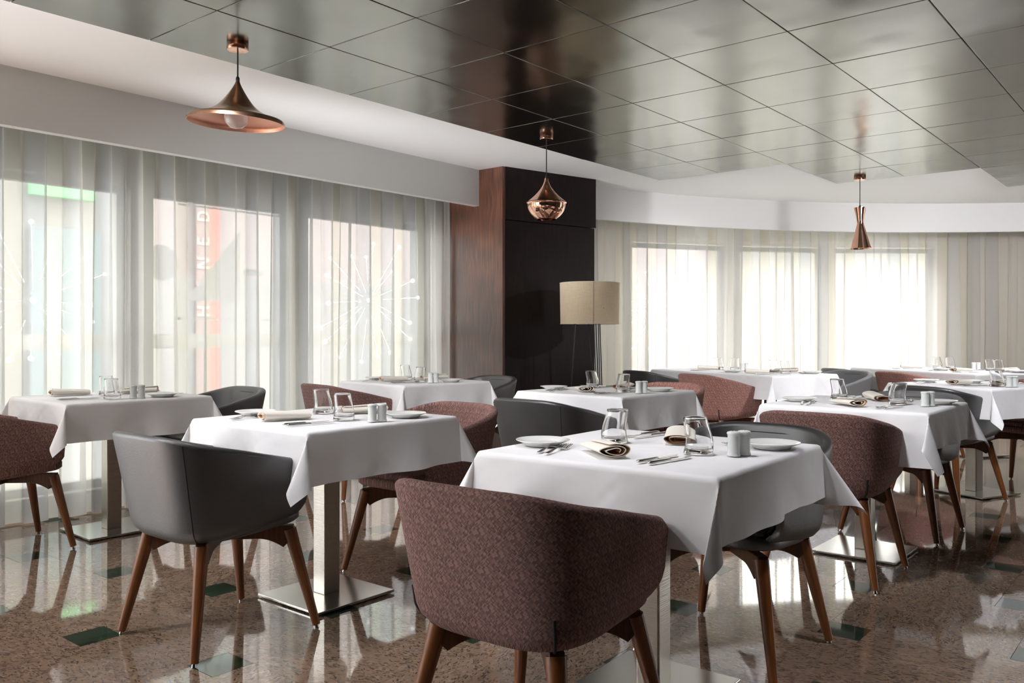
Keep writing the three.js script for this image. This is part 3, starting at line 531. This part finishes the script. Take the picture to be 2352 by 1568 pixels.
const CHAIRS = [
  ['mauve', 'mauve basket-weave tub chair with its back to us, largest and foremost', -1.33, 1.72, 2], ['leather', 'dark leather tub chair whose lit grey back shows at the front left', -2.835, 1.742, 0],
  ['mauve', 'mauve fabric tub chair cut by the left edge of the photo', -4.745, 1.69, -3], ['leather', 'dark leather tub chair behind the far left table, open side towards us', -4.74, 2.8, 178],
  ['mauve', 'mauve tub chair facing us across the table of the foremost leather chair', -2.84, 2.78, 180], ['mauve', 'mauve tub chair with its back to us before the table beside the column', -4.58, 3.85, -7],
  ['leather', 'dark leather tub chair pushed against the brown side of the column', -4.44, 4.88, 173], ['leather', 'dark leather tub chair with its back to us before the floor lamp table', -2.75, 3.75, -3],
  ['lit_mauve', 'rose tub chair facing us on the far side of the floor lamp table', -2.86, 4.92, 177], ['leather', 'black leather tub chair facing us on the far side of the foremost table', -1.298, 2.8, 180],
  ['mauve', 'mauve tub chair with its back to us, directly behind the black leather chair', -1.35, 3.99, 1], ['pale', 'grey leather tub chair facing us whose curved rim shows behind a white shaker', -1.335, 5.04, 178],
  ['lit_mauve', 'rose tub chair with its back to us at the nearer half of the long table', -3.2, 6.68, -21], ['leather', 'dark tub chair with its back to us, half hidden by the rose chair', -3.9, 6.92, -21],
  ['pale', 'pale grey tub chair at the far right end of the long table', -2.62, 7.62, 159], ['leather', 'dark grey tub chair with its back to us at the slanting table', -1.36, 6.2, -22],
  ['mauve', 'mauve tub chair with its seat showing under the slanting cloth at right', -1.04, 7.0, 156], ['lit_mauve', 'rose tub chair in front of the hindmost table on the right', -2.0, 8.12, -33], ['pale', 'light grey tub chair at the window end before the hindmost table', -2.62, 8.5, -33],
];
for (const [kind, label, a, b, d] of CHAIRS) makeChair(kind, label, [a, b], d, G);

// ------------------------------------------------------------------ place settings
const PLATE = lathe([[0, 0.004], [0.05, 0.004], [0.052, 0], [0.056, 0], [0.058, 0.005], [0.066, 0.009], [0.084, 0.016], [0.0855, 0.0175], [0.084, 0.0188], [0.066, 0.0135], [0.055, 0.009], [0.05, 0.0075], [0, 0.0075]], 56);
const SHAKER = lathe([[0, 0], [0.0185, 0], [0.0195, 0.003], [0.019, 0.006], [0.0172, 0.009], [0.0172, 0.058], [0.0178, 0.061], [0.0195, 0.0635], [0.0195, 0.066], [0.0175, 0.069], [0.01, 0.071], [0, 0.0716]], 36);
const HOLES = merge([0, 1, 2].map((k) => { const g = new THREE.CylinderGeometry(0.0013, 0.0013, 0.001, 8); g.translate(0.005 * Math.cos(k * 2.1), 0.0714, 0.005 * Math.sin(k * 2.1)); return g; }));
const TUMBLER = (() => { // leaning, gently curved tumbler
  const ring = (h) => [lerp(0.0435, 0.0345, Math.pow(h / 0.106, 0.8)), 0.0055 * Math.sin(h / 0.106 * 4.6) - 0.003 * h / 0.106];
  const prof = []; prof.push([0, 0, 0]); const H = 0.106, t = 0.0022;
  const pts = [[0.001, 0], [0.036, 0], [0.0425, 0.002]]; const list = pts.map(([r, y]) => [r, y, ring(y)[1]]);
  for (let k = 1; k <= 16; k++) { const y = H * k / 16, [r, x] = ring(y); list.push([r, y, x]); }
  list.push([ring(H)[0] - t * 0.5, H + 0.001, ring(H)[1]]);
  for (let k = 16; k >= 3; k--) { const y = H * k / 16, [r, x] = ring(y); list.push([r - t, y, x]); }
  list.push([ring(0.014)[0] - 0.006, 0.0145, ring(0.014)[1]], [0.02, 0.0125, 0.0], [0.001, 0.012, 0]);
  return grid(40, list.length - 1, (i, j) => { const th = -i / 40 * 2 * Math.PI, [r, y, x] = list[j]; return [x + r * Math.cos(th), y, r * Math.sin(th)]; }, true);
})();
function flat(shape, depth, curve, bevel = 0.0006) { const g = new THREE.ExtrudeGeometry(shape, { depth, bevelEnabled: true, bevelSize: bevel, bevelThickness: bevel, bevelSegments: 2, curveSegments: 6, steps: 1 }); g.rotateX(-Math.PI / 2); const p = g.attributes.position; for (let i = 0; i < p.count; i++) p.setY(i, p.getY(i) + curve(-p.getZ(i))); g.computeVertexNormals(); return g; }
const FORK = (() => { // length runs along -z from 0 to 0.19
  const s = new THREE.Shape(); const pts = [[0.0045, 0], [0.0062, 0.006], [0.0058, 0.03], [0.0038, 0.06], [0.003, 0.085], [0.0032, 0.105], [0.006, 0.118], [0.0105, 0.128], [0.0118, 0.14]]; s.moveTo(-0.0045, 0); for (const [x, y] of pts) s.lineTo(x, y);
  const tine = [[0.0118, 0.0094], [0.0064, 0.004], [0.001, -0.0014]]; // outer to inner edges of the gaps
  s.lineTo(0.0112, 0.188); s.lineTo(0.0096, 0.188); s.lineTo(0.0085, 0.143); s.lineTo(0.0062, 0.143); s.lineTo(0.0052, 0.19); s.lineTo(0.0034, 0.19); s.lineTo(0.0028, 0.143); s.lineTo(-0.0028, 0.143); s.lineTo(-0.0034, 0.19); s.lineTo(-0.0052, 0.19); s.lineTo(-0.0062, 0.143); s.lineTo(-0.0085, 0.143); s.lineTo(-0.0096, 0.188); s.lineTo(-0.0112, 0.188); s.lineTo(-0.0118, 0.14);
  for (const [x, y] of pts.slice().reverse()) if (y > 0) s.lineTo(-x, y);
  return flat(s, 0.0014, (l) => 0.002 + 0.007 * Math.sin(clamp(l / 0.13, 0, 1) * Math.PI) * smooth(0.02, 0.09, l) - 0.0 + 0.006 * smooth(0.12, 0.19, l) - 0.0035 * Math.sin(clamp((l - 0.118) / 0.05, 0, 1) * Math.PI));
})();
const BLADE = (() => { const s = new THREE.Shape(); s.moveTo(-0.004, 0.088); s.lineTo(0.0045, 0.088); s.lineTo(0.0085, 0.1); s.lineTo(0.009, 0.165); s.quadraticCurveTo(0.008, 0.192, -0.005, 0.205); s.lineTo(-0.006, 0.1); s.closePath(); return flat(s, 0.0012, () => 0.0022); })();
const HANDLE = (() => { const g = lathe([[0, 0], [0.0045, 0.001], [0.0062, 0.005], [0.0068, 0.02], [0.0058, 0.07], [0.005, 0.092], [0.0035, 0.098], [0, 0.099]], 16); g.scale(1.15, 1, 0.68); g.rotateX(-Math.PI / 2); g.translate(0, 0.0048, 0); return g; })();
const NAPKIN = (() => { // flattened roll: a spiral of cloth swept along -z, wider and higher at its open end
  const turns = 2.35, n = 96, path = (tt, k) => { const th = -0.4 + tt * turns * 2 * Math.PI, q = lerp(0.3, 1, tt), w = 0.053 * q * lerp(1, 1.05, k), h = 0.0185 * q * lerp(1.05, 0.75, k); return [w * Math.cos(th) * (1 + 0.06 * Math.sin(3 * th)) + 0.004 * (1 - q), 0.0198 * lerp(1.05, 0.75, k) + h * Math.sin(th) + 0.002 * Math.sin(2 * th)]; };
  const sheet = (off, from, to) => grid(n, 10, (i, j) => { const tt = lerp(from, to, i / n), k = j / 10, p = path(tt, k), q = path(Math.min(1, tt + 0.004), k), dx = q[0] - p[0], dy = q[1] - p[1], l = Math.hypot(dx, dy) || 1; return [p[0] + off * -dy / l, Math.max(0.0008, p[1] + off * dx / l), -0.19 * k + 0.004 * Math.sin(6 * tt) * (1 - k) + 0.01 * k * Math.cos(5 * tt)]; });
  const rim = grid(n, 1, (i, j) => { const tt = i / n, p = path(tt, 0), q = path(Math.min(1, tt + 0.004), 0), dx = q[0] - p[0], dy = q[1] - p[1], l = Math.hypot(dx, dy) || 1, off = j ? 0.0011 : -0.0011; return [p[0] + off * -dy / l, Math.max(0.0008, p[1] + off * dx / l), 0.004 * Math.sin(6 * tt)]; });
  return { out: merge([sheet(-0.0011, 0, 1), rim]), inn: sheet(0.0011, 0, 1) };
})();
function put(o, base, key, x, f, turn) { const [a, b, d] = TABLES[key], r = -d * RAD; o.position.set(a + x * Math.cos(r) + f * Math.sin(r), TOP + base, -(b - x * Math.sin(r) + f * Math.cos(r))); o.rotation.y = (d + turn) * RAD; return o; }
const protos = {};
function item(kind, key, x, f, turn, label) {
  const cat = { side_plate: 'plate', dinner_fork: 'fork', table_knife: 'knife', napkin: 'napkin', tumbler: 'glass', salt_shaker: 'salt shaker', pepper_shaker: 'pepper shaker' }[kind];
  const grp = { side_plate: 'white side plates', dinner_fork: 'steel forks', table_knife: 'steel knives', napkin: 'rolled cream napkins', tumbler: 'clear tumblers', salt_shaker: 'white salt shakers', pepper_shaker: 'white pepper shakers' }[kind];
  let o;
  if (!protos[kind]) {
    if (kind === 'table_knife') { o = new THREE.Group(); part('blade', BLADE, M.cutlery, o); part('handle', HANDLE, M.cutlery, o); }
    else if (kind === 'napkin') { o = new THREE.Group(); part('cloth', NAPKIN.out, M.napkin, o); part('shaded_inside', NAPKIN.inn, M.napkinIn, o, 'inner side of the napkin with its shade coloured tan'); }
    else if (kind.endsWith('shaker')) { o = new THREE.Group(); part('body', SHAKER, M.shaker, o); part('holes', HOLES, M.hole, o); }
    else o = shade(new THREE.Mesh({ side_plate: PLATE, dinner_fork: FORK, tumbler: TUMBLER }[kind], { side_plate: M.china, dinner_fork: M.cutlery, tumbler: M.glass }[kind]));
    protos[kind] = o;
  } else o = protos[kind].clone();
  o.name = numbered(kind); scene.add(o); o.userData = { label, category: cat, group: grp };
  put(o, kind === 'tumbler' ? 0.0002 : 0, key, x, f, turn); return o;
}
const LAY = { // per table: which settings and small shifts; x to the right, f away from us
  T1: { pA: [-0.295, -0.175], pB: [0.3, 0.2], nA: [0.03, -0.29, 48], nB: [-0.03, 0.26, 205], gA: [0.175, -0.055, 40], gB: [-0.145, 0.015, 200], s: [0.285, -0.02], k: 0.125 },
  T2: { pA: [-0.29, -0.15], pB: [0.27, 0.2], nA: [-0.06, -0.28, -14], nB: [0.05, 0.29, 150], gA: [0.165, -0.045, 0], gB: [-0.13, 0.08, 90], s: [0.315, 0], k: 0.15 },
  T3: { pB: [0.27, 0.16], nA: [-0.22, -0.24, -6], nB: [-0.03, 0.28, 150], gA: [0.24, -0.1, 10], gB: [-0.06, 0, 120], s: [0.29, 0.01], k: 0.1 },
  T4: { pA: [-0.3, -0.13], pB: [0.29, 0.1], nA: [-0.08, -0.25, -10], nB: [0, 0.29, 170], gA: [0.19, -0.1, 180], gB: [-0.14, 0.02, 40], s: [0.3, -0.07], k: 0.14 },
  T5: { pA: [-0.3, -0.14], pB: [0.28, 0.16], nA: [0.03, -0.25, 44], nB: [-0.03, 0.28, 200], gA: [0.175, -0.07, 170], gB: [-0.2, 0.12, 30], s: [0.31, -0.08], k: 0.15 },
  T6: { pA: [-0.26, -0.2], pB: [0.23, 0.25], nA: [-0.06, -0.24, -40], nB: [0.05, 0.28, 120], gA: [0.15, 0.02, 20], gB: [-0.07, 0.12, 90], k: 0.14 },
  T6b: { nA: [-0.1, -0.05, -50], gA: [0.13, 0.2, 160], gB: [0.02, 0.1, 20], s: [0.33, 0.12], k: 0.1 },
  T7: { pA: [-0.29, -0.12], pB: [0.31, 0.15], nA: [0.06, -0.3, 46], nB: [-0.05, 0.28, 215], gA: [0.165, -0.03, 160], gB: [-0.17, 0.12, 20], s: [0.3, -0.03], k: 0.15 },
  T8: { pA: [-0.28, -0.12], pB: [-0.08, 0.08], nA: [0.03, -0.28, 10], nB: [0.15, 0.17, 190], gA: [0.25, -0.13, 30], s: [0.345, -0.12], k: 0.12 },
  T9: { pA: [-0.28, -0.1], pB: [0.3, 0.2], nA: [0.02, -0.27, 0], nB: [0.2, 0.28, 160], gA: [0.17, 0.1, 0], gB: [-0.05, 0.24, 60], s: [-0.22, 0.25], k: 0.12 },
  T9b: { nA: [-0.02, -0.1, -40], gA: [0.05, 0.28, 0], gB: [0.22, 0.27, 80], k: 0.12 },
};
for (const [key, L] of Object.entries(LAY)) {
  const w = TABLES[key][3];
  if (L.pA) item('side_plate', key, ...L.pA, 0, 'white side plate on the near left of ' + w);
  if (L.pB) item('side_plate', key, ...L.pB, 180, 'white side plate on the far right of ' + w);
  if (L.nA) item('napkin', key, ...L.nA, 'rolled cream napkin on the near side of ' + w);
  if (L.nB) item('napkin', key, ...L.nB, 'rolled cream napkin on the far side of ' + w);
  if (L.gA) item('tumbler', key, ...L.gA, 'leaning clear tumbler on the near right of ' + w);
  if (L.gB) item('tumbler', key, ...L.gB, 'leaning clear tumbler towards the far left of ' + w);
  if (L.s) { item('salt_shaker', key, L.s[0] - 0.008, L.s[1] - 0.017, 20, 'white shaker, nearer one of the pair on ' + w); item('pepper_shaker', key, L.s[0] + 0.008, L.s[1] + 0.02, -50, 'white shaker, farther one of the pair on ' + w); }
  if (L.pA) {
    item('dinner_fork', key, -0.2, -0.33, 16, 'outer steel fork at the near setting of ' + w); item('dinner_fork', key, -0.165, -0.345, 12, 'inner steel fork at the near setting of ' + w);
  }
  item('table_knife', key, L.k, -0.325, -6, 'inner steel knife at the near setting of ' + w); item('table_knife', key, L.k + 0.035, -0.33, -9, 'outer steel knife at the near setting of ' + w);
  if (key !== 'T6b' && key !== 'T9b') { item('dinner_fork', key, 0.14, 0.345, 188, 'steel fork at the far setting of ' + w); item('table_knife', key, -0.12, 0.335, 173, 'inner steel knife at the far setting of ' + w); item('table_knife', key, -0.155, 0.33, 170, 'outer steel knife at the far setting of ' + w); }
}

// ------------------------------------------------------------------ copper pendants
function pendant(name, label, [a, b], y0, shadeParts, canopyR, tilt = 0) {
  const t = thing(name, label, 'pendant lamp', [a, 0, b]);
  part('canopy', lathe([[0, CEIL - 0.034], [canopyR - 0.004, CEIL - 0.034], [canopyR, CEIL - 0.03], [canopyR, CEIL], [0, CEIL]], 40).translate(0, 0, 0), M.copper, t);
  part('cord', rod([0, y0 - 0.005, 0], [0, CEIL - 0.03, 0], 0.0035, 0.0035, 8), M.cord, t);
  part('cord_grip', lathe([[0, y0 - 0.02], [0.009, y0 - 0.02], [0.009, y0 + 0.012], [0.006, y0 + 0.02], [0, y0 + 0.02]], 16), M.cord, t);
  const g = []; for (const [n, geo, mat, lab] of shadeParts) { const m = part(n, geo, mat, t, lab); m.position.y = y0; if (tilt) m.rotation.set(tilt[0] * RAD, 0, tilt[1] * RAD); g.push(m); }
  return t;
}
const bothSides = (out, th) => out.concat(out.slice().reverse().map(([r, y]) => [Math.max(0.001, r - th), y - th * 0.6]));
{ // wide witch-hat shade with a clear globe bulb
  const o = [[0.008, 0.0]]; for (let i = 1; i <= 20; i++) { const k = i / 20; o.push([0.008 + 0.12 * k + 0.09 * Math.pow(k, 6), -0.178 * Math.pow(k, 0.82)]); } o.push([0.224, -0.186], [0.226, -0.201]);
  const inn = o.slice(0, -1).map(([r, y]) => [Math.max(0.002, r - 0.003), y - 0.0025]);
  pendant('wide_pendant_lamp', 'wide trumpet-shaped dark copper pendant with a clear globe bulb', [-3.588, 2.298], 2.302, [
    ['shade', lathe(o, 72), M.copperDull], ['reflector', lathe(inn.concat([[0.222, -0.201], [0.226, -0.201]]), 72), M.copperIn, 'pink copper inner side of the shade'],
    ['bulb', lathe([[0.012, -0.1], [0.014, -0.118], [0.03, -0.13], [0.05, -0.15], [0.057, -0.172], [0.05, -0.2], [0.03, -0.22], [0.001, -0.2275]], 40), M.bulb],
    ['socket', lathe([[0, -0.05], [0.018, -0.05], [0.018, -0.1], [0.013, -0.112], [0, -0.112]], 20), M.copperDull]], 0.05, [0, -3.5]);
}
{ // onion shade: brushed cone on a polished bowl
  const cone = []; for (let i = 0; i <= 16; i++) { const k = i / 16; cone.push([0.012 + 0.118 * Math.pow(k, 1.9) + 0.012 * k, -0.168 * k]); }
  const bowl = [[0.137, -0.168], [0.1415, -0.171], [0.1415, -0.175], [0.135, -0.178]]; for (let i = 1; i <= 14; i++) { const k = i / 14; bowl.push([0.134 - 0.065 * Math.pow(k, 2.3), -0.178 - 0.108 * k]); }
  pendant('onion_pendant_lamp', 'polished copper onion-shaped pendant hanging before the dark column', [-3.589, 4.737], 2.178, [['cone', lathe(cone, 56), M.copper], ['bowl', lathe(bothSides(bowl, 0.002), 56), PHY({ color: C(0.86, 0.5, 0.37), metalness: 1, roughness: 0.05 }), 'mirror-polished lower bowl']], 0.046);
}
{ // hourglass shade
  const p = [[0.05, 0], [0.05, -0.004], [0.044, -0.03], [0.036, -0.07], [0.029, -0.115], [0.0275, -0.135], [0.03, -0.15], [0.041, -0.19], [0.06, -0.26], [0.079, -0.335], [0.0905, -0.362]];
  pendant('hourglass_pendant_lamp', 'hourglass-shaped copper pendant in front of the curved curtain', [-2.402, 7.761], 2.205, [['shade', lathe(bothSides(p, 0.002), 48), M.copper], ['cap', lathe([[0, -0.004], [0.049, -0.004], [0.049, -0.007], [0, -0.007]], 32), M.copperDull]], 0.05, [0, 1.5]);
}

// ------------------------------------------------------------------ tripod floor lamp
{
  const t = thing('floor_lamp', 'tall floor lamp with a beige drum shade and thin dark legs', 'floor lamp', [-4.05, 0, 5.95]);
  part('lamp_shade', grid(72, 12, (i, j) => { const th = -i / 72 * 2 * Math.PI, k = j / 12, r = lerp(0.247, 0.252, k); return [r * Math.cos(th), lerp(1.172, 1.518, k), r * Math.sin(th), i / 72 * 1.57, k * 0.35]; }, true), M.shade, t);
  part('shade_ring', merge([0.2475, 0.2515].map((r, k) => { const g = new THREE.TorusGeometry(r, 0.0025, 8, 72); g.rotateX(Math.PI / 2); g.translate(0, k ? 1.517 : 1.173, 0); return g; })), STD({ color: C(0.7, 0.62, 0.48), roughness: 0.8 }), t);
  part('seam', rod([0.165, 1.174, 0.188], [0.167, 1.516, 0.191], 0.0018, 0.0018, 6), STD({ color: C(0.35, 0.27, 0.17), roughness: 0.9 }), t);
  part('spider', merge([0, 1, 2].map((k) => rod([0, 1.3, 0], [0.249 * Math.cos(k * 2.094 + 0.5), 1.3, 0.249 * Math.sin(k * 2.094 + 0.5)], 0.003))), M.iron, t);
  part('socket', lathe([[0, 1.22], [0.02, 1.22], [0.02, 1.31], [0, 1.31]], 20), M.iron, t);
  part('bulb', lathe([[0.014, 1.31], [0.016, 1.33], [0.03, 1.36], [0.032, 1.385], [0.02, 1.41], [0.001, 1.416]], 24), STD({ color: C(0.85, 0.83, 0.78), roughness: 0.3 }), t);
  for (let k = 0; k < 3; k++) { const an = k * 2.094 + 2.62, c = Math.cos(an), s = Math.sin(an); part('leg', merge([-0.016, 0.016].map((o) => rod([0.2 * c - s * o, 0, 0.2 * s + c * o], [0.115 * c - s * o * 1.3, 1.3, 0.115 * s + c * o * 1.3], 0.0045, 0.0045, 8))), M.iron, t); }
  part('cord', tube([[0, 1.22, 0.02], [0.03, 1.05, 0.05], [0.11, 0.6, 0.09], [0.16, 0.05, 0.1], [0.2, 0.008, 0.1]], 0.0028), M.cord, t);
}
renderer.render(scene, camera);
